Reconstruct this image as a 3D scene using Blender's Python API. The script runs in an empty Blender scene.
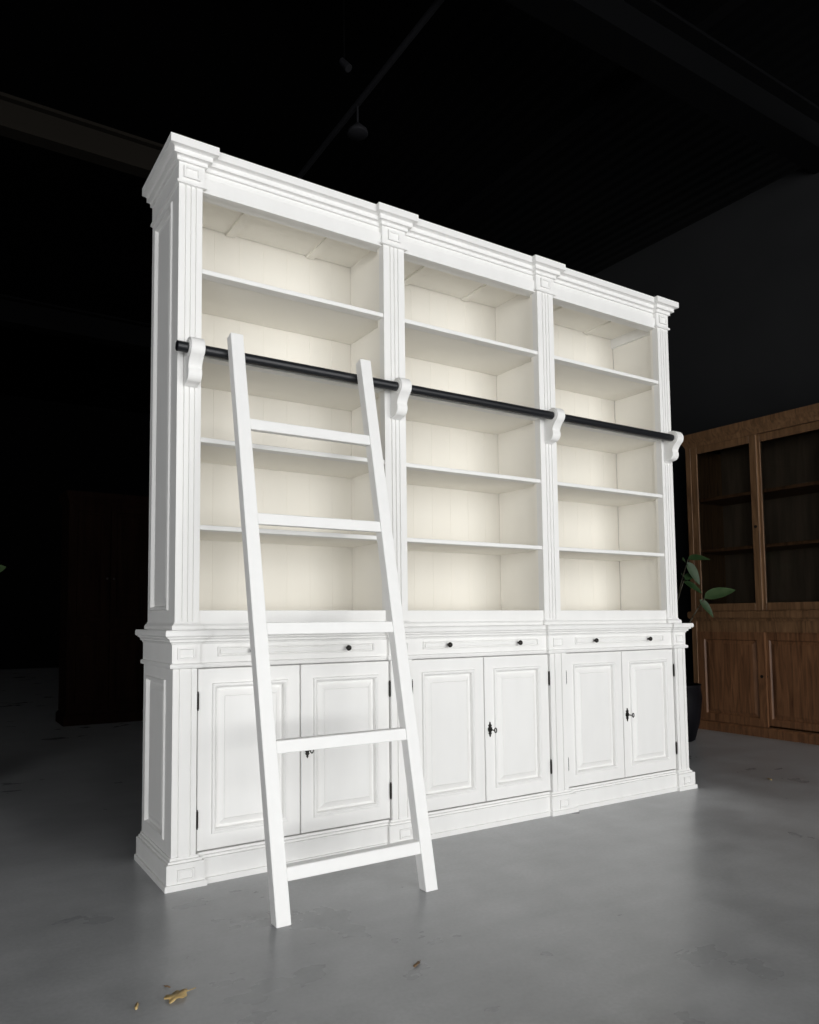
import bpy, bmesh, math, random
from mathutils import Vector, Matrix
random.seed(4)
C=bpy.context.scene.collection
sc=bpy.context.scene
PI=math.pi
# ------------------------------------------------------------ materials
def mat(name,col,rough=.5,metal=0.0,spec=.5):
    m=bpy.data.materials.new(name);m.use_nodes=True
    b=m.node_tree.nodes['Principled BSDF']
    b.inputs['Base Color'].default_value=(*col,1);b.inputs['Roughness'].default_value=rough
    b.inputs['Metallic'].default_value=metal;b.inputs['Specular IOR Level'].default_value=spec
    return m
def nodes(m): return m.node_tree.nodes,m.node_tree.links,m.node_tree.nodes['Principled BSDF']
def noise_mat(name,c1,c2,scale,rough=(.4,.5),bump=0,stretch=(1,1,1),detail=6,spec=.5,p1=.35,p2=.65,dist=0.0):
    m=mat(name,c1,rough[0],0,spec);n,l,b=nodes(m)
    tc=n.new('ShaderNodeTexCoord');mp=n.new('ShaderNodeMapping');mp.inputs['Scale'].default_value=stretch
    l.new(tc.outputs['Object'],mp.inputs['Vector'])
    nz=n.new('ShaderNodeTexNoise');nz.inputs['Scale'].default_value=scale;nz.inputs['Detail'].default_value=detail;nz.inputs['Distortion'].default_value=dist
    l.new(mp.outputs[0],nz.inputs['Vector'])
    r=n.new('ShaderNodeValToRGB');r.color_ramp.elements[0].position=p1;r.color_ramp.elements[1].position=p2
    r.color_ramp.elements[0].color=(*c1,1);r.color_ramp.elements[1].color=(*c2,1)
    l.new(nz.outputs['Fac'],r.inputs[0]);l.new(r.outputs[0],b.inputs['Base Color'])
    mr=n.new('ShaderNodeMapRange');mr.inputs['To Min'].default_value=rough[0];mr.inputs['To Max'].default_value=rough[1]
    l.new(nz.outputs['Fac'],mr.inputs['Value']);l.new(mr.outputs[0],b.inputs['Roughness'])
    if bump:
        bp=n.new('ShaderNodeBump');bp.inputs['Strength'].default_value=bump;bp.inputs['Distance'].default_value=.002
        l.new(nz.outputs['Fac'],bp.inputs['Height']);l.new(bp.outputs[0],b.inputs['Normal'])
    return m
WHITE=noise_mat('white_paint',(.85,.845,.828),(.87,.865,.848),14,(.5,.6),.03,(1,1,.35),4,.35)
CREAM=noise_mat('cream_paint',(.80,.77,.70),(.815,.785,.715),6,(.65,.75),.05,(1,1,.3),4,.25)
CREAM_LIFT=noise_mat('shade_lifted_cream',(.90,.875,.815),(.91,.885,.825),6,(.65,.75),.05,(1,1,.3),4,.25)  # cream brightened in its colour to offset shade on shelf undersides and dividers
LADW=noise_mat('ladder_paint',(.85,.848,.835),(.87,.868,.855),20,(.45,.55),.08,spec=.4)
BLACK=mat('black_metal',(.010,.011,.014),.38,.2)
IRON=mat('dark_iron',(.02,.018,.016),.45,.6)
WOOD=noise_mat('oak_wood',(.080,.040,.018),(.23,.125,.060),3.0,(.4,.55),.35,(9,9,.8),11,.4,.27,.75,1.5)
WOODL=noise_mat('reddish_oak_wood',(.075,.032,.014),(.235,.110,.050),3.0,(.4,.55),.35,(9,9,.8),11,.4,.27,.75,1.5)
WOODD=noise_mat('dark_wood',(.085,.058,.038),(.14,.095,.062),3.0,(.5,.6),.2,(8,8,.8),6)
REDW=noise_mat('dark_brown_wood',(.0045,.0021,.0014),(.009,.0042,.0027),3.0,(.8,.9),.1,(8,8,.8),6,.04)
STEEL=mat('painted_steel',(.0019,.0020,.0023),.85,.0,.05)
BROWNB=mat('brown_beam',(.0085,.0070,.0052),.85,0,.1)
POT=noise_mat('glazed_pot',(.003,.003,.004),(.005,.005,.007),8,(.5,.6),.1,spec=.1)
SOIL=noise_mat('soil',(.02,.014,.01),(.05,.035,.025),40,(.9,1),.8)
LEAF=noise_mat('leaf_green',(.012,.030,.009),(.026,.054,.018),9,(.4,.55),.2,spec=.3)
LEAFP=noise_mat('leaf_pale',(.028,.054,.020),(.048,.078,.032),12,(.4,.55),.2,spec=.3)
STEM=mat('stem_brown',(.04,.035,.02),.6)
DRY=noise_mat('dry_leaf',(.46,.30,.11),(.68,.52,.24),30,(.6,.7),.3)
DRYB=noise_mat('brown_leaf',(.10,.06,.03),(.22,.13,.06),30,(.6,.7),.3)
LAMP=mat('lamp_grey',(.013,.013,.015),.7,.0,.1)
# glass
GL=bpy.data.materials.new('cabinet_glass');GL.use_nodes=True;n=GL.node_tree.nodes;l=GL.node_tree.links
n.remove(n['Principled BSDF']);tr=n.new('ShaderNodeBsdfTransparent');tr.inputs[0].default_value=(.9,.92,.92,1)
gg=n.new('ShaderNodeBsdfGlossy');gg.inputs['Roughness'].default_value=.03;fr=n.new('ShaderNodeFresnel');fr.inputs[0].default_value=1.45
mx=n.new('ShaderNodeMixShader');l.new(fr.outputs[0],mx.inputs[0]);l.new(tr.outputs[0],mx.inputs[1]);l.new(gg.outputs[0],mx.inputs[2]);l.new(mx.outputs[0],n['Material Output'].inputs[0])
# concrete floor
FL=mat('polished_concrete',(.2,.2,.21),.35);n,l,b=nodes(FL)
tc=n.new('ShaderNodeTexCoord')
def nz(scale,detail,dist=0,st=None):
    q=n.new('ShaderNodeTexNoise');q.inputs['Scale'].default_value=scale;q.inputs['Detail'].default_value=detail;q.inputs['Distortion'].default_value=dist
    if st:
        mp=n.new('ShaderNodeMapping');mp.inputs['Scale'].default_value=st;mp.inputs['Rotation'].default_value=(0,0,.5);l.new(tc.outputs['Object'],mp.inputs[0]);l.new(mp.outputs[0],q.inputs['Vector'])
    else: l.new(tc.outputs['Object'],q.inputs['Vector'])
    return q
a=nz(1.1,5,.4);a2=nz(4.5,6,.2);a3=nz(80,4);a4=nz(2.5,5,.2,(1,5,1));a5=nz(1.6,3,.4)
def math_(op,x,y):
    q=n.new('ShaderNodeMath');q.operation=op
    for i,v in enumerate((x,y)):
        if isinstance(v,(int,float)): q.inputs[i].default_value=v
        else: l.new(v,q.inputs[i])
    return q.outputs[0]
s=math_('ADD',math_('MULTIPLY',a.outputs[0],.46),math_('ADD',math_('MULTIPLY',a2.outputs[0],.38),math_('MULTIPLY',a4.outputs[0],.16)))
r=n.new('ShaderNodeValToRGB');e=r.color_ramp.elements
e[0].position=.34;e[0].color=(.265,.270,.276,1);e[1].position=.66;e[1].color=(.445,.452,.460,1)
l.new(s,r.inputs[0])
ov=n.new('ShaderNodeMixRGB');ov.blend_type='OVERLAY';ov.inputs[0].default_value=.14;l.new(r.outputs[0],ov.inputs[1]);l.new(a3.outputs[0],ov.inputs[2])
r2=n.new('ShaderNodeValToRGB');r2.color_ramp.elements[0].position=.48;r2.color_ramp.elements[0].color=(1,1,1,1);r2.color_ramp.elements[1].position=.75;r2.color_ramp.elements[1].color=(.84,.84,.845,1)
l.new(a5.outputs[0],r2.inputs[0])
ml=n.new('ShaderNodeMixRGB');ml.blend_type='MULTIPLY';ml.inputs[0].default_value=1;l.new(ov.outputs[0],ml.inputs[1]);l.new(r2.outputs[0],ml.inputs[2])
l.new(ml.outputs[0],b.inputs['Base Color'])
mr=n.new('ShaderNodeMapRange');mr.inputs['From Min'].default_value=.35;mr.inputs['From Max'].default_value=.65;mr.inputs['To Min'].default_value=.25;mr.inputs['To Max'].default_value=.37
l.new(s,mr.inputs['Value']);l.new(mr.outputs[0],b.inputs['Roughness'])
a6=nz(3,2)
bu=n.new('ShaderNodeBump');bu.inputs['Strength'].default_value=.05;bu.inputs['Distance'].default_value=.006;l.new(a6.outputs[0],bu.inputs['Height']);l.new(bu.outputs[0],b.inputs['Normal'])
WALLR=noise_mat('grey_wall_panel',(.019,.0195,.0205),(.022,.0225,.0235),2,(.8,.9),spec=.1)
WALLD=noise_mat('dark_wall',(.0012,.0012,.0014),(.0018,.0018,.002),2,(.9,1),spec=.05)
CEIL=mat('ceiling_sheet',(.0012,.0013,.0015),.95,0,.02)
n,l,b=nodes(CEIL);tc2=n.new('ShaderNodeTexCoord');wv=n.new('ShaderNodeTexWave');wv.inputs['Scale'].default_value=2.2;wv.bands_direction='X'
l.new(tc2.outputs['Object'],wv.inputs['Vector']);bb=n.new('ShaderNodeBump');bb.inputs['Strength'].default_value=.12;bb.inputs['Distance'].default_value=.02;l.new(wv.outputs['Fac'],bb.inputs['Height']);l.new(bb.outputs[0],b.inputs['Normal'])
# ------------------------------------------------------------ mesh helpers
def NB(): return bmesh.new()
def box(bm,x0,x1,y0,y1,z0,z1):
    v=[bm.verts.new((x,y,z)) for x in (x0,x1) for y in (y0,y1) for z in (z0,z1)]
    for f in ((0,1,3,2),(4,6,7,5),(0,4,5,1),(2,3,7,6),(0,2,6,4),(1,5,7,3)): bm.faces.new([v[i] for i in f])
def prism(bm,pts,fn,h0,h1):
    a=[bm.verts.new(fn(p[0],p[1],h0)) for p in pts];b=[bm.verts.new(fn(p[0],p[1],h1)) for p in pts]
    k=len(pts)
    bm.faces.new(a[::-1]);bm.faces.new(b)
    for i in range(k): bm.faces.new((a[i],a[(i+1)%k],b[(i+1)%k],b[i]))
def sweep(bm,path,prof):
    P=[Vector(p) for p in path];k=len(P);dirs=[(P[i+1]-P[i]).normalized() for i in range(k-1)]
    nr=lambda d:Vector((d.y,-d.x))
    rows=[]
    for i in range(k):
        if i==0: m=nr(dirs[0])
        elif i==k-1: m=nr(dirs[-1])
        else:
            n1,n2=nr(dirs[i-1]),nr(dirs[i]);m=(n1+n2);m=m/(1+n1.dot(n2))
        rows.append([bm.verts.new((P[i].x+m.x*o,P[i].y+m.y*o,z)) for o,z in prof])
    q=len(prof)
    for i in range(k-1):
        for j in range(q): bm.faces.new((rows[i][j],rows[i+1][j],rows[i+1][(j+1)%q],rows[i][(j+1)%q]))
    bm.faces.new(rows[0]);bm.faces.new(rows[-1][::-1])
def rings(bm,u0,u1,v0,v1,rg,fn,cap=True):
    prev=None
    for ins,d in rg:
        cur=[bm.verts.new(fn(u,v,d)) for u,v in ((u0+ins,v0+ins),(u1-ins,v0+ins),(u1-ins,v1-ins),(u0+ins,v1-ins))]
        if prev:
            for i in range(4): bm.faces.new((prev[i],prev[(i+1)%4],cur[(i+1)%4],cur[i]))
        prev=cur
    if cap: bm.faces.new(prev)
def cyl(bm,p,q,r,r2=None,seg=20):
    p,q=Vector(p),Vector(q);d=q-p
    M=Matrix.Translation((p+q)/2)@d.to_track_quat('Z','Y').to_matrix().to_4x4()
    bmesh.ops.create_cone(bm,cap_ends=True,segments=seg,radius1=r,radius2=r if r2 is None else r2,depth=d.length,matrix=M)
def lathe(bm,prof,c=(0,0,0),seg=32,axis='Z'):
    rows=[]
    for r_,z in prof:
        row=[]
        for i in range(seg):
            t=2*PI*i/seg;x,y=r_*math.cos(t),r_*math.sin(t)
            v=(x,y,z) if axis=='Z' else (x,-z,y)
            row.append(bm.verts.new((c[0]+v[0],c[1]+v[1],c[2]+v[2])))
        rows.append(row)
    for a_,b_ in zip(rows,rows[1:]):
        for i in range(seg): bm.faces.new((a_[i],a_[(i+1)%seg],b_[(i+1)%seg],b_[i]))
    bm.faces.new(rows[0][::-1]);bm.faces.new(rows[-1])
def rootloc(o):
    while o.parent: o=o.parent
    return o.location.copy()
def mk(name,bm,m,parent=None,bevel=0,smooth=False,seg=1):
    bmesh.ops.recalc_face_normals(bm,faces=bm.faces)
    if parent is not None: bmesh.ops.translate(bm,verts=bm.verts,vec=-rootloc(parent))
    me=bpy.data.meshes.new(name);bm.to_mesh(me);bm.free();me.materials.append(m)
    o=bpy.data.objects.new(name,me);C.objects.link(o);o.parent=parent
    if smooth:
        for p in me.polygons: p.use_smooth=True
    if bevel:
        md=o.modifiers.new('bevel','BEVEL');md.width=bevel;md.segments=seg;md.limit_method='ANGLE';md.angle_limit=math.radians(40)
    return o
def mkbox(name,m,parent,bevel,*b):
    bm=NB();box(bm,*b);return mk(name,bm,m,parent,bevel)
def tag(o,label,cat,group=None):
    o['label']=label;o['category']=cat
    if group:o['group']=group
    return o
def thing(name,label,cat,loc,group=None):
    o=bpy.data.objects.new(name,None);o.empty_display_size=.1;o.location=loc;C.objects.link(o);return tag(o,label,cat,group)
def struct(name,bm,m):
    o=mk(name,bm,m);o['kind']='structure';return o
# ------------------------------------------------------------ setting
bm=NB();box(bm,-9,14,-8,13,-.1,0);struct('floor',bm,FL)
bm=NB();box(bm,3.95,4.10,-8,13,0,4.61);struct('wall_right',bm,WALLR)
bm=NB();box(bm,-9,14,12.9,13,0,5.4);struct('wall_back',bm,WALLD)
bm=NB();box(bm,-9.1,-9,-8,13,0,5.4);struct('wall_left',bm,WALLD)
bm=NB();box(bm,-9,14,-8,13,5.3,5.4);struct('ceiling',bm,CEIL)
def ibeam(name,y,z,h,w,m,x0=-9,x1=14):
    bm=NB()
    for (a0,a1,b0,b1) in ((y-w/2,y+w/2,z,z+.025),(y-w/2,y+w/2,z+h-.025,z+h),(y-.012,y+.012,z+.02,z+h-.02)):
        box(bm,x0,x1,a0,a1,b0,b1)
    return struct(name,bm,m)
ibeam('trim_1',2.9,4.34,.24,.12,BROWNB)
ibeam('trim_2',.35,4.5,.34,.20,STEEL)
ibeam('trim_3',7.0,4.5,.32,.2,STEEL)
for i,x in enumerate((-6,-3.2,2.2,5.2)):
    bm=NB();box(bm,x-.05,x+.05,-8,13,4.86,5.0);struct('trim_%d'%(4+i),bm,STEEL)
# ------------------------------------------------------------ bookcase
W=1.4093;L=1.424;YU=.0265;YB=.39
BK=thing('bookcase','tall white painted three bay bookcase with panelled cupboards below and a black ladder rail','bookcase',(0,.2,0))
xc=.4541
upb=[(-W,-W+.095),(-xc-.058,-xc+.058),(xc-.058,xc+.058),(W-.095,W)]
def brk(Wd,yf,step,blocks,yb):
    p=[(-Wd,yb),(-Wd,yf),(blocks[0][1],yf),(blocks[0][1],yf+step)]
    for a_,b_ in blocks[1:-1]: p+=[(a_,yf+step),(a_,yf),(b_,yf),(b_,yf+step)]
    a_=blocks[-1][0];p+=[(a_,yf+step),(a_,yf),(Wd,yf),(Wd,yb)]
    return p
# cornice
bm=NB()
prof=[(-.05,2.545),(.0,2.545),(.009,2.547),(.009,2.556),(.002,2.558),(.002,2.628),(.011,2.629),(.011,2.642),(.014,2.645),(.026,2.646),(.026,2.664),(.031,2.667),(.045,2.669),(.045,2.700),(-.05,2.700)]
sweep(bm,brk(W,YU,.022,upb,YB),prof)
mk('cornice',bm,WHITE,BK)
mkbox('top_board',WHITE,BK,0,-W+.03,W-.03,YU+.05,YB,2.66,2.698)
for a_,b_ in upb:
    c=(a_+b_)/2
    bm=NB();rings(bm,c-.031,c+.031,2.571,2.616,[(0,-.002),(0,.008),(.007,.008),(.010,.001),(.014,.001)],lambda u,v,d:(u,YU-.002-d,v))
    mk('cornice_block',bm,WHITE,BK)
zb,zt=.9598,2.542
bays=[(-W+.090,-xc-.0541),(-xc+.0541,xc-.0541),(xc+.0541,W-.090)]
for a_,b_ in bays:
    mkbox('head_rail',WHITE,BK,.0015,a_,b_,YU+.010,YU+.034,zt,2.60)
    mkbox('bottom_rail',WHITE,BK,.0015,a_,b_,YU+.006,YU+.028,.889,zb)
bm=NB();sweep(bm,brk(W,YU,.012,[(-W,-W+.090),(-xc-.0541,-xc+.0541),(xc-.0541,xc+.0541),(W-.090,W)],YB),[(-.012,.889),(.013,.889),(.013,.902),(.009,.908),(.004,.912),(.002,.918),(-.012,.918)])
mk('base_moulding',bm,WHITE,BK)
def pilaster(name,x0,x1,yf,yb,z0,z1,ng,parent,gap=.020,gw=.006,gd=.006):
    c=(x0+x1)/2;pts=[(x0,yb),(x0,yf)]
    for i in range(ng):
        g=c+(i-(ng-1)/2)*gap
        pts+=[(g-gw/2,yf),(g-gw/4,yf+gd),(g+gw/4,yf+gd),(g+gw/2,yf)]
    pts+=[(x1,yf),(x1,yb)]
    bm=NB();prism(bm,pts,lambda u,v,h:(u,v,h),z0,z1);return mk(name,bm,WHITE,parent)
for (a_,b_) in ((-W,-W+.090),(-xc-.0541,-xc+.0541),(xc-.0541,xc+.0541),(W-.090,W)):
    pilaster('pilaster',a_,b_,YU,YU+.035,.889,2.56,3,BK)
sr=[(0,0),(.045,0),(.049,.006),(.058,.006),(.063,-.008),(.074,-.008),(.092,-.001)]
for s in (-1,1):
    bm=NB();rings(bm,YU+.035,YB,.915,2.56,[(0,-.022)]+sr,lambda u,v,d:(s*(W+d),u,v));box(bm,s*(W-.03),s*(W-.012),YU+.03,YB,.889,2.6)
    mk('side_panel',bm,WHITE,BK)
for x0,x1 in ((-W+.030,-W+.034),(-xc-.014,-xc+.014),(xc-.014,xc+.014),(W-.034,W-.030)):
    mkbox('divider',CREAM_LIFT,BK,0,x0,x1,YU+.03,YB-.012,.90,2.62)
for x0,x1 in ((-W+.03,-W+.0895),(-xc-.0535,-xc+.0535),(xc-.0535,xc+.0535),(W-.0895,W-.03)):
    mkbox('stile_return',CREAM_LIFT,BK,0,x0,x1,YU+.03,YU+.05,.93,2.6)
bm=NB();nb=24;ww=2*(W-.034)/nb
for i in range(nb):
    x0=-(W-.034)+i*ww;pts=[(x0,YB),(x0,YB-.0087),(x0+.0008,YB-.0095),(x0+ww-.0008,YB-.0095),(x0+ww,YB-.0087),(x0+ww,YB)]
    prism(bm,pts,lambda u,v,h:(u,v,h),.90,2.64)
mk('back_panel',bm,CREAM,BK)
bm=NB()
box(bm,-W+.03,W-.03,YU+.03,YB-.012,2.60,2.615)
mk('ceiling_board',bm,CREAM_LIFT,BK)
for a_,b_ in bays:
    for t in (.3,.78):
        x=a_+(b_-a_)*t;mkbox('batten',CREAM_LIFT,BK,.001,x-.02,x+.02,YU+.05,YB-.012,2.589,2.601)
mkbox('bottom_board',CREAM_LIFT,BK,0,-W+.03,W-.03,YU+.025,YB-.012,.90,zb-.002)
SH=[2.2326,1.911,1.591,1.2648]
for k,(a_,b_) in enumerate([(-W+.034,-xc-.014),(-xc+.014,xc-.014),(xc+.014,W-.034)]):
    for z in SH:
        sh=mkbox('shelf',CREAM_LIFT,BK,.0015,a_+.001,b_-.001,YU+.052,YB-.011,z-.009,z+.007)
        mkbox('front_edge',WHITE,sh,.002,bays[k][0]+.0005,bays[k][1]-.0005,YU+.004,YU+.052,z-.010,z+.008)
# ---- counter and lower unit
lob=[(-L,-L+.098),(-xc-.060,-xc+.060),(xc-.060,xc+.060),(L-.098,L)]
ST=.014
bm=NB()
prof=[(-.06,.838),(.004,.838),(.008,.845),(.014,.848),(.014,.853),(.018,.858),(.024,.860),(.024,.864),(.031,.866),(.034,.870),(.034,.882),(.031,.8885),(-.06,.8885)]
pth=brk(L,0,ST,lob,YB);sweep(bm,pth,prof);box(bm,-L+.02,L-.02,.03,YB,.845,.888)
mk('counter',bm,WHITE,BK)
bm=NB();sweep(bm,pth,[(-.04,.752),(.0,.752),(.010,.755),(.012,.763),(.010,.769),(.002,.772),(.002,.842),(-.04,.842)]);mk('frieze',bm,WHITE,BK)
for a_,b_ in lob:
    c=(a_+b_)/2
    bm=NB();rings(bm,c-.032,c+.032,.784,.828,[(0,-.003),(0,.006),(.006,.006),(.009,.001),(.013,.001)],lambda u,v,d:(u,-.002-d,v));mk('frieze_block',bm,WHITE,BK)
    bm=NB();rings(bm,c-.030,c+.030,.028,.068,[(0,-.003),(0,.006),(.006,.006),(.009,.001),(.013,.001)],lambda u,v,d:(u,-.019-d,v));mk('plinth_block',bm,WHITE,BK)
    pilaster('lower_pilaster',a_+(.002 if a_==-L else .008),b_-(.008 if b_!=L else .002),0,.04,.09,.76,2,BK,.044,.007,.006)
bm=NB();sweep(bm,pth,[(-.06,0),(.026,0),(.026,.018),(.025,.020),(.019,.021),(.019,.084),(.018,.086),(.010,.087),(.010,.094),(.003,.096),(.002,.104),(-.06,.104)])
mk('plinth',bm,WHITE,BK)
for s in (-1,1):
    bm=NB();rings(bm,.04,YB,.10,.756,[(0,-.022)]+sr,lambda u,v,d:(s*(L-.002+d),u,v));box(bm,s*(L-.03),s*(L-.014),.03,YB,.02,.86)
    mk('lower_side_panel',bm,WHITE,BK)
mkbox('lower_carcass',WHITE,BK,0,-L+.03,L-.03,.045,YB,.02,.86)
lb=[(-L+.094,-xc-.054),(-xc+.054,xc-.054),(xc+.054,L-.094)]
YD=.010
def knob(parent,x,y,z):
    bm=NB();lathe(bm,[(.004,0),(.004,.006),(.009,.011),(.0115,.016),(.010,.021),(.005,.024)],(x,y,z),20,'Y');return mk('knob',bm,IRON,parent,0,True)
for (a_,b_) in lb:
    c=(a_+b_)/2
    x0,x1,z0,z1=c-.325,c+.325,.801,.818
    sl=mkbox('pullout_slide',WHITE,BK,.0015,x0,x1,ST-.008,ST+.01,z0,z1)
    bm=NB()
    rings(bm,x0-.010,x1+.010,z0-.009,z1+.009,[(0,-.004),(0,.006),(.002,.007),(.005,.006),(.006,-.001)],lambda u,v,d:(u,ST-.002-d,v),False)
    mk('slide_trim',bm,WHITE,sl)
    for s in (-1,1): knob(sl,c+s*.205,ST-.008,.8095)
    mid=c
    for k,(d0,d1) in enumerate(((a_+.003,mid-.0025),(mid+.0025,b_-.003))):
        bm=NB();z0,z1=.110,.749
        rings(bm,d0,d1,z0,z1,[(0,-.020),(0,-.002),(.002,0),(.052,0),(.055,.007),(.062,.008),(.068,.002),(.070,-.010)],lambda u,v,d:(u,YD-d,v),False)
        dr=mk('door',bm,WHITE,BK)
        bm=NB();rings(bm,d0+.069,d1-.069,z0+.069,z1-.069,[(0,-.011),(.010,-.011),(.030,-.001),(.033,.002)],lambda u,v,d:(u,YD-d,v));mk('raised_panel',bm,WHITE,dr)
        hx=d0-.001 if k==0 else d1+.001
        for hz in (.22,.635):
            bm=NB();cyl(bm,(hx,YD-.004,hz-.028),(hx,YD-.004,hz+.028),.0042,seg=12)
            cyl(bm,(hx,YD-.004,hz-.033),(hx,YD-.004,hz-.028),.003,seg=10);cyl(bm,(hx,YD-.004,hz+.028),(hx,YD-.004,hz+.034),.003,seg=10)
            mk('hinge',bm,IRON,dr)
        if k==1:
            ex,ez=d0+.026,.425
            half=[(0,.034),(.004,.029),(.0035,.024),(.010,.018),(.007,.012),(.0125,.004),(.0115,-.006),(.006,-.012),(.009,-.018),(.004,-.024),(.004,-.029),(0,-.035)]
            pts=half+[(-p,q) for p,q in half[1:-1]][::-1]
            bm=NB();prism(bm,[(ex+p,ez+q) for p,q in pts],lambda u,v,h:(u,h,v),YD-.0025,YD+.001);mk('escutcheon',bm,IRON,dr)
            bm=NB();cyl(bm,(ex,YD,ez),(ex,YD-.030,ez-.001),.0028,seg=10)
            rr=.010
            for i in range(14):
                t0,t1=2*PI*i/14,2*PI*(i+1)/14
                cyl(bm,(ex+math.cos(t0)*rr*.6+.002,YD-.036,ez+math.sin(t0)*rr),(ex+math.cos(t1)*rr*.6+.002,YD-.036,ez+math.sin(t1)*rr),.0024,seg=8)
            mk('key',bm,IRON,dr)
# ---- ladder rail and brackets
RZ,RY=1.906,YU-.052
bm=NB();cyl(bm,(-1.428,RY,RZ),(1.372,RY,RZ),.019,seg=32);mk('ladder_rail',bm,BLACK,BK,.002)
def bez(p0,p1,p2,p3,k=8):
    r=[]
    for i in range(1,k+1):
        t=i/k;u=1-t;r.append(tuple(u**3*p0[j]+3*u*u*t*p1[j]+3*u*t*t*p2[j]+t**3*p3[j] for j in (0,1)))
    return r
def bracket(x):
    pts=[(0,.036)]
    for i in range(20):
        t=math.radians(140-i*10);pts.append((.050+.040*math.cos(t),.040*math.sin(t)))
    p=pts[-1]
    pts+=bez(p,(p[0]-.010,p[1]-.010),(.054,-.056),(.053,-.070))
    pts+=bez((.053,-.070),(.062,-.088),(.054,-.114),(.032,-.118))
    pts+=bez((.032,-.118),(.018,-.120),(.010,-.122),(.0,-.128),4)
    bm=NB();prism(bm,pts,lambda u,v,h:(h,YU-u,RZ+v),x-.026,x+.026)
    br=mk('rail_bracket',bm,WHITE,BK,.0025,False,2)
    bm=NB();cyl(bm,(x-.029,RY,RZ),(x+.029,RY,RZ),.030,seg=28);mk('ring_boss',bm,WHITE,br,.0015)
for x in (-W+.050,-xc,xc,W-.045): bracket(x)
# ------------------------------------------------------------ ladder
LD=thing('ladder','white wooden library ladder with five rungs leaning on the black rail','ladder',(-.94,-.45,0))
SL=.2065
fy=lambda z:-.482+SL*z
TD=.042
for xa,xb in ((-1.243,-1.193),(-.690,-.640)):
    bm=NB();prism(bm,[(fy(0),0),(fy(0)+TD,0),(fy(1.965)+TD,1.965+.0),(fy(1.975),1.975)],lambda u,v,h:(h,u,v),xa,xb);mk('ladder_stile',bm,LADW,LD,.003,False,2)
for z in (1.625,1.275,.895,.515,.14):
    bm=NB();y=fy(z)
    prism(bm,[(y+.004-SL*.020,z-.020),(y+.036-SL*.020,z-.020),(y+.036+SL*.020,z+.020),(y+.004+SL*.020,z+.020)],lambda u,v,h:(h,u,v),-1.194,-.689);mk('rung',bm,LADW,LD,.002)
# ------------------------------------------------------------ oak display cabinet on the right
XF=3.37
OC=thing('display_cabinet','brown oak display cabinet with sliding glass doors against the right wall','cabinet',(3.6,.18,0))
y0,y1=-.95,1.31;XB=3.86
bm=NB()
box(bm,XF+.04,XB,y1-.03,y1,.06,2.40);box(bm,XF+.04,XB,y0,y0+.03,.06,2.40);box(bm,XB-.02,XB,y0+.03,y1-.03,.06,2.40)
box(bm,XF+.04,XB-.02,y0+.03,y1-.03,2.37,2.40);box(bm,XF+.04,XB-.02,y0+.03,y1-.03,.06,.09)
box(bm,XF+.008,XF+.04,y1-.045,y1,.06,2.36);box(bm,XF+.008,XF+.04,y0,y0+.045,.06,2.36)
mk('carcass',bm,WOOD,OC,.002)
def swn(name,prof,m=WOOD):
    bm=NB();sweep(bm,[(XB,y0),(XF+.01,y0),(XF+.01,y1),(XB,y1)],[(-o,z) for o,z in prof]);return mk(name,bm,m,OC)
swn('cabinet_cornice',[(-.03,2.345),(.0,2.345),(.006,2.36),(.012,2.375),(.028,2.395),(.04,2.41),(.045,2.425),(.045,2.455),(-.03,2.455)])
swn('waist_moulding',[(-.03,.885),(.002,.885),(.006,.90),(.018,.91),(.022,.92),(.022,.955),(.016,.965),(-.03,.965)])
swn('cabinet_plinth',[(-.03,0),(.02,0),(.02,.055),(.012,.07),(.0,.075),(-.03,.075)],WOODL)
mkbox('waist_board',WOOD,OC,0,XF+.02,XB-.02,y0+.03,y1-.03,.80,.965)
mkbox('cabinet_back',WOODD,OC,0,XB-.03,XB-.021,y0+.03,y1-.03,.97,2.37)
for z in (1.47,1.90):
    mkbox('cabinet_shelf',WOODL,OC,.002,XF+.075,XB-.03,y0+.031,y1-.031,z-.013,z+.013)
dw=(y1-y0-.09)/4
for i in range(4):
    ya=y1-.045-(i+1)*dw;yb=ya+dw
    if i%2==0: ya-=.02
    else: yb+=.02
    off=.012 if i%2==0 else .040
    X0=XF+off;f=.055
    bm=NB()
    z0,z1=.967,2.345
    box(bm,X0,X0+.022,ya,ya+f,z0,z1);box(bm,X0,X0+.022,yb-f,yb,z0,z1);box(bm,X0,X0+.022,ya+f,yb-f,z0,z0+.06);box(bm,X0,X0+.022,ya+f,yb-f,z1-.06,z1)
    g=mk('glass_door',bm,WOOD,OC,.002)
    mkbox('pane',GL,g,0,X0+.009,X0+.012,ya+f,yb-f,z0+.06,z1-.06)
    bm=NB();yy=(yb-f/2) if i%2 else (ya+f/2);cyl(bm,(X0-.002,yy,1.62),(X0+.002,yy,1.62),.012,seg=16);mk('finger_pull',bm,IRON,g)
    bm=NB();z0,z1=.077,.80
    mp=lambda u,v,d:(X0-d,u,v)
    rings(bm,ya,yb,z0,z1,[(0,-.022),(0,0),(.06,0),(.064,-.006),(.07,-.012)],mp,False)
    dr=mk('panel_door',bm,WOODL,OC)
    bm=NB();rings(bm,ya+.069,yb-.069,z0+.069,z1-.069,[(0,-.012),(.025,-.004),(.028,-.003)],mp);mk('door_panel',bm,WOODL,dr)
    bm=NB();yy=(yb-.03) if i%2 else (ya+.03);cyl(bm,(X0-.002,yy,.46),(X0+.002,yy,.46),.012,seg=16);mk('finger_pull',bm,IRON,dr)
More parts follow.
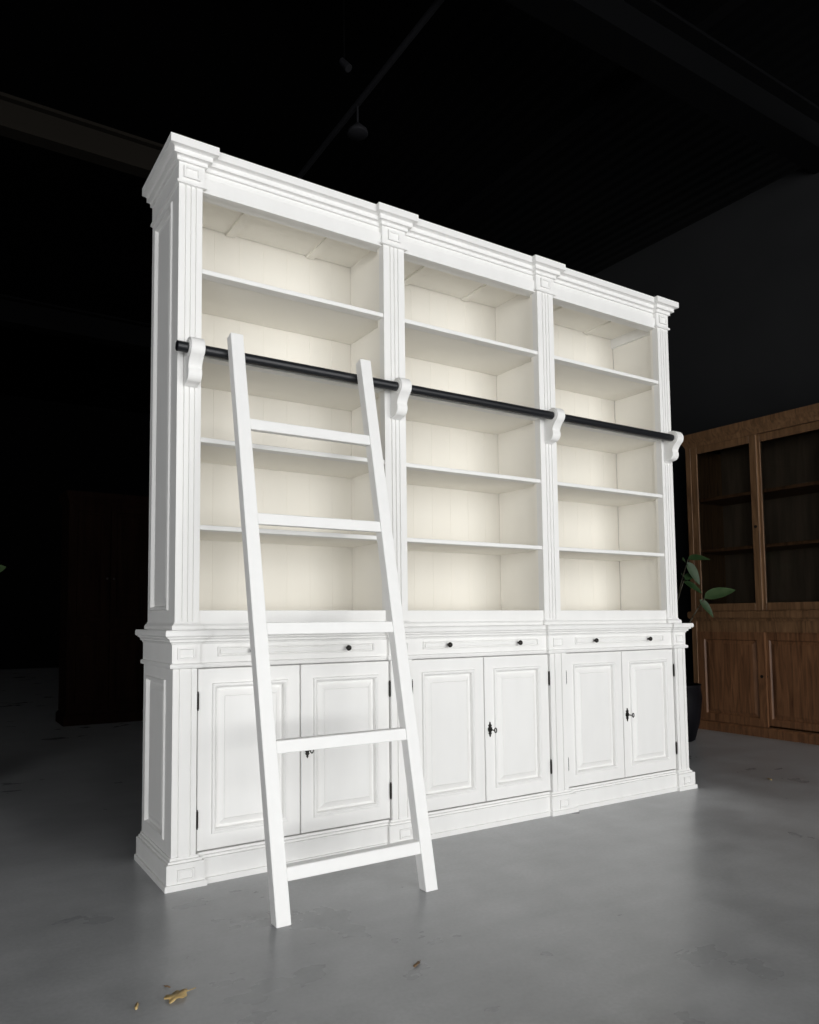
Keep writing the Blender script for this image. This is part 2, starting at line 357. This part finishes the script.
# ------------------------------------------------------------ plants (blades turn towards the daylight)
def leaf(bm,base,direction,length,width,droop=.3,fold=.22,turn=None):
    d=Vector(direction).normalized();nrm=Vector(turn) if turn else Vector((-.35+random.uniform(-.4,.4),-.75,.55+random.uniform(-.3,.3)))
    side=d.cross(nrm)
    if side.length<.1: side=Vector((1,0,0))
    side.normalize();up=side.cross(d).normalized();N=9;rows=[]
    for i in range(N+1):
        t=i/N;w=width*.5*(math.sin(PI*min(1,t)**.75)**.75 if 0<t<1 else .02)
        p=Vector(base)+d*length*t-Vector((0,0,1))*droop*length*t*t
        rows.append([bm.verts.new(p-side*w+up*w*fold),bm.verts.new(p),bm.verts.new(p+side*w+up*w*fold)])
    for a_,b_ in zip(rows,rows[1:]):
        bm.faces.new((a_[0],a_[1],b_[1],b_[0]));bm.faces.new((a_[1],a_[2],b_[2],b_[1]))
def plant(name,label,loc,stems,potr=.19,poth=.42):
    P=thing(name,label,'plant',loc);x,y,_=loc
    bm=NB();lathe(bm,[(potr*.62,0),(potr*.70,.01),(potr*.9,poth*.35),(potr,poth*.75),(potr*.96,poth*.96),(potr,poth),(potr*.93,poth),(potr*.9,poth*.92)],loc,40);mk('pot',bm,POT,P,0,True)
    bm=NB();lathe(bm,[(.01,poth*.90),(potr*.89,poth*.90),(potr*.89,poth*.925),(.01,poth*.93)],loc,30);mk('soil',bm,SOIL,P)
    for tip,lv in stems:
        bm=NB();b0=Vector((x+random.uniform(-.04,.04),y+random.uniform(-.04,.04),poth*.9));t=Vector(tip);pr=b0
        for i in range(1,9):
            u=i/8;q=b0.lerp(t,u)+Vector((math.sin(u*PI)*-.03,math.sin(u*PI)*.03,math.sin(u*PI)*.04))
            if i==8:q=t
            cyl(bm,pr,q,.007-.0035*u+.0008,seg=8);pr=q
        mk('stem',bm,STEM,P,0,True)
        for (bs,dr,ln,wd,mm,dp) in lv:
            bm=NB();leaf(bm,bs,dr,ln,wd,dp);mk('leaf',bm,mm,P,0,True)
def around(t,k,ln,wd,up=.2,m=LEAF):
    r=[]
    for i in range(k):
        a_=2*PI*i/k+random.uniform(-.4,.4);r.append((t,(math.cos(a_),math.sin(a_),up+random.uniform(-.3,.4)),ln*random.uniform(.8,1.15),wd,m,.3))
    return r
plant('potted_plant','leafy green plant in a dark pot between the bookcase and the oak cabinet',(2.72,1.02,0),[
  ((2.91,.87,1.06),[((2.91,.87,1.06),(.85,-.50,.42),.26,.10,LEAFP,.15),((2.88,.89,1.05),(.6,-.3,-.6),.14,.06,LEAF,.3)]),
  ((2.83,.94,1.36),[((2.83,.94,1.36),(.8,-.45,.25),.18,.07,LEAF,.3),((2.82,.94,1.34),(.35,-.3,-.9),.18,.07,LEAF,.1),((2.81,.94,1.32),(-.7,-.3,.3),.15,.07,LEAF,.2)]),
  ((2.80,.96,1.20),[((2.80,.96,1.20),(.6,-.3,.5),.14,.06,LEAF,.2),((2.80,.96,1.20),(-.6,-.3,.4),.13,.06,LEAF,.2),((2.80,.96,1.19),(.4,-.6,-.4),.14,.06,LEAF,.2)]),
  ((2.62,1.08,1.45),around((2.62,1.08,1.45),5,.17,.08,.3))])
plant('potted_plant','green plant with only one leaf tip showing at the left edge of the photo',(-2.12,1.95,0),[
  ((-1.89,1.90,1.18),[((-1.89,1.90,1.18),(1,.1,.7),.12,.07,LEAFP,.2),((-1.89,1.90,1.16),(-1,.1,.5),.16,.07,LEAF,.2)]),
  ((-2.15,1.95,1.3),around((-2.15,1.95,1.3),6,.15,.07,.2))],.17,.38)
# ------------------------------------------------------------ dim cabinet in the dark at left
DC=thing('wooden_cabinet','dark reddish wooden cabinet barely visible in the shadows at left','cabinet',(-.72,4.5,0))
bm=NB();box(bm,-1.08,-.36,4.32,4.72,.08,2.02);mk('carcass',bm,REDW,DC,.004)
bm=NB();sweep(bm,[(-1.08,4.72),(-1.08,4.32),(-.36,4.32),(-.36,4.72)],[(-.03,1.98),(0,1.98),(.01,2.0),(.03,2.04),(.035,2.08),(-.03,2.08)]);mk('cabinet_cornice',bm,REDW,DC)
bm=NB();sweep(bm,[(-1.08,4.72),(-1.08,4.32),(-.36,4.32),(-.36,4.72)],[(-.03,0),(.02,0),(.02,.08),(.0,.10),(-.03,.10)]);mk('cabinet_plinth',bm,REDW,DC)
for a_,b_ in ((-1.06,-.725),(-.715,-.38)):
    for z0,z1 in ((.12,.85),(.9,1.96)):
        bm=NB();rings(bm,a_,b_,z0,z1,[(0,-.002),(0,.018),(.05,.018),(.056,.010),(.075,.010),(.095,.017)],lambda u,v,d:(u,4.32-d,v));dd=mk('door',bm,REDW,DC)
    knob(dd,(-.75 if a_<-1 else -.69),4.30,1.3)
# ------------------------------------------------------------ ceiling fittings
bm=NB();cyl(bm,(.40,-1.2,4.72),(.50,2.9,4.72),.022,seg=14);tag(mk('conduit_pipe',bm,LAMP),'thin dark pipe running overhead under the roof above the bookcase','pipe')
HL=thing('hanging_lamp','small round lamp hanging from the overhead pipe above the bookcase','lamp',(.476,1.87,4.70))
bm=NB();cyl(bm,(.476,1.87,4.56),(.476,1.87,4.70),.008,seg=10);mk('lamp_stem',bm,LAMP,HL)
bm=NB();lathe(bm,[(.02,.075),(.03,.06),(.05,.045),(.072,.02),(.078,.0),(.07,-.008),(.01,-.010)][::-1],(.476,1.87,4.49),28);mk('lamp_shade',bm,LAMP,HL,0,True)
SP=thing('ceiling_spotlight','tiny dark spotlight fixed under the roof beside the pipe','spotlight',(.22,1.62,5.3))
bm=NB();cyl(bm,(.22,1.62,4.78),(.22,1.62,5.3),.005,seg=8);mk('lamp_stem',bm,STEEL,SP)
bm=NB();cyl(bm,(.24,1.59,4.71),(.21,1.64,4.79),.028,.022,20);mk('lamp_head',bm,LAMP,SP,.003)
# ------------------------------------------------------------ dry leaves
def dry(loc,size,rot,m,label,kind=0):
    bm=NB();N=28;vs=[]
    cv=bm.verts.new((loc[0],loc[1],.007))
    for i in range(N):
        t=2*PI*i/N;
        r_=size*(.55+.30*abs(math.cos(2.5*t))**.7+.12*math.sin(7*t)) if kind==0 else size*(.45+.5*abs(math.cos(t))**2)
        yy=.75 if kind==0 else .5
        x,y=r_*math.cos(t),r_*math.sin(t)*yy
        z=.003+size*.16*(1+math.sin(t*3+rot))*.5
        vs.append(bm.verts.new((loc[0]+x*math.cos(rot)-y*math.sin(rot),loc[1]+x*math.sin(rot)+y*math.cos(rot),z)))
    for i in range(N): bm.faces.new((cv,vs[i],vs[(i+1)%N]))
    cyl(bm,(loc[0],loc[1],.006),(loc[0]+math.cos(rot)*size*1.5,loc[1]+math.sin(rot)*size*1.5,.004),size*.03,seg=6)
    o=mk('dry_leaf',bm,m,None,0,True);sd=o.modifiers.new('s','SOLIDIFY');sd.thickness=.0008
    tag(o,label,'leaf','dry leaves on the floor')
dry((-1.62,-.72),.038,.3,DRY,'largest yellow-brown dry leaf on the floor at bottom left')
dry((-1.715,-.715),.016,1.2,DRY,'small yellow dry leaf just left of the largest leaf',1)
dry((-1.625,-.66),.010,2.2,DRYB,'tiny brown leaf crumb just behind the largest leaf',1)
dry((-1.02,-.89),.018,.5,DRYB,'flat brown leaf on the floor in front of the ladder',1)
dry((1.97,-.12),.024,.9,DRY,'small yellowish leaf on the floor right of the bookcase',1)
# ------------------------------------------------------------ light
def area(name,loc,tgt,sx,sy,p,col,spread=180):
    L_=bpy.data.lights.new(name,'AREA');L_.shape='RECTANGLE';L_.size=sx;L_.size_y=sy;L_.energy=p;L_.color=col;L_.spread=math.radians(spread)
    o=bpy.data.objects.new(name,L_);C.objects.link(o);o.location=loc;o.rotation_euler=(Vector(tgt)-Vector(loc)).to_track_quat('-Z','Y').to_euler()
area('daylight_door',(2.8,-6.6,2.6),(.4,0,.9),6,3,170,(1,.996,.985))
area('low_fill',(1.4,-6.9,.75),(.0,0,1.5),9,1.4,200,(1,.993,.975))  # added low fill lamp, lifts the shelf undersides
area('side_fill',(-5.6,-4.8,1.3),(-.8,.2,1.6),3,2.4,72,(.99,.995,1),140)  # added fill lamp for the left side panel and left-facing dividers
w=bpy.data.worlds.new('w');sc.world=w;w.use_nodes=True;w.node_tree.nodes['Background'].inputs[0].default_value=(.98,.99,1,1);w.node_tree.nodes['Background'].inputs[1].default_value=1.4
# ------------------------------------------------------------ camera
cam=bpy.data.cameras.new('camera');co=bpy.data.objects.new('camera',cam);C.objects.link(co);sc.camera=co
yaw,pit,rol,f=.5344,.0675,-.0064,730.58
F=Vector((math.sin(yaw)*math.cos(pit),math.cos(yaw)*math.cos(pit),math.sin(pit)));R0=Vector((math.cos(yaw),-math.sin(yaw),0));U0=R0.cross(F)
c_,s_=math.cos(rol),math.sin(rol);R1=R0*c_+U0*s_;U1=U0*c_-R0*s_
M=Matrix((R1,U1,-F)).transposed().to_4x4();M.translation=Vector((-2.1839,-2.5475,.9271));co.matrix_world=M
cam.sensor_fit='VERTICAL';cam.sensor_height=24;cam.lens=f/1024*24
cam.shift_x=(409.5-355.18)/1024;cam.shift_y=(568.9-512)/1024
cam.clip_start=.05
sc.view_settings.view_transform='Standard';sc.view_settings.look='None'
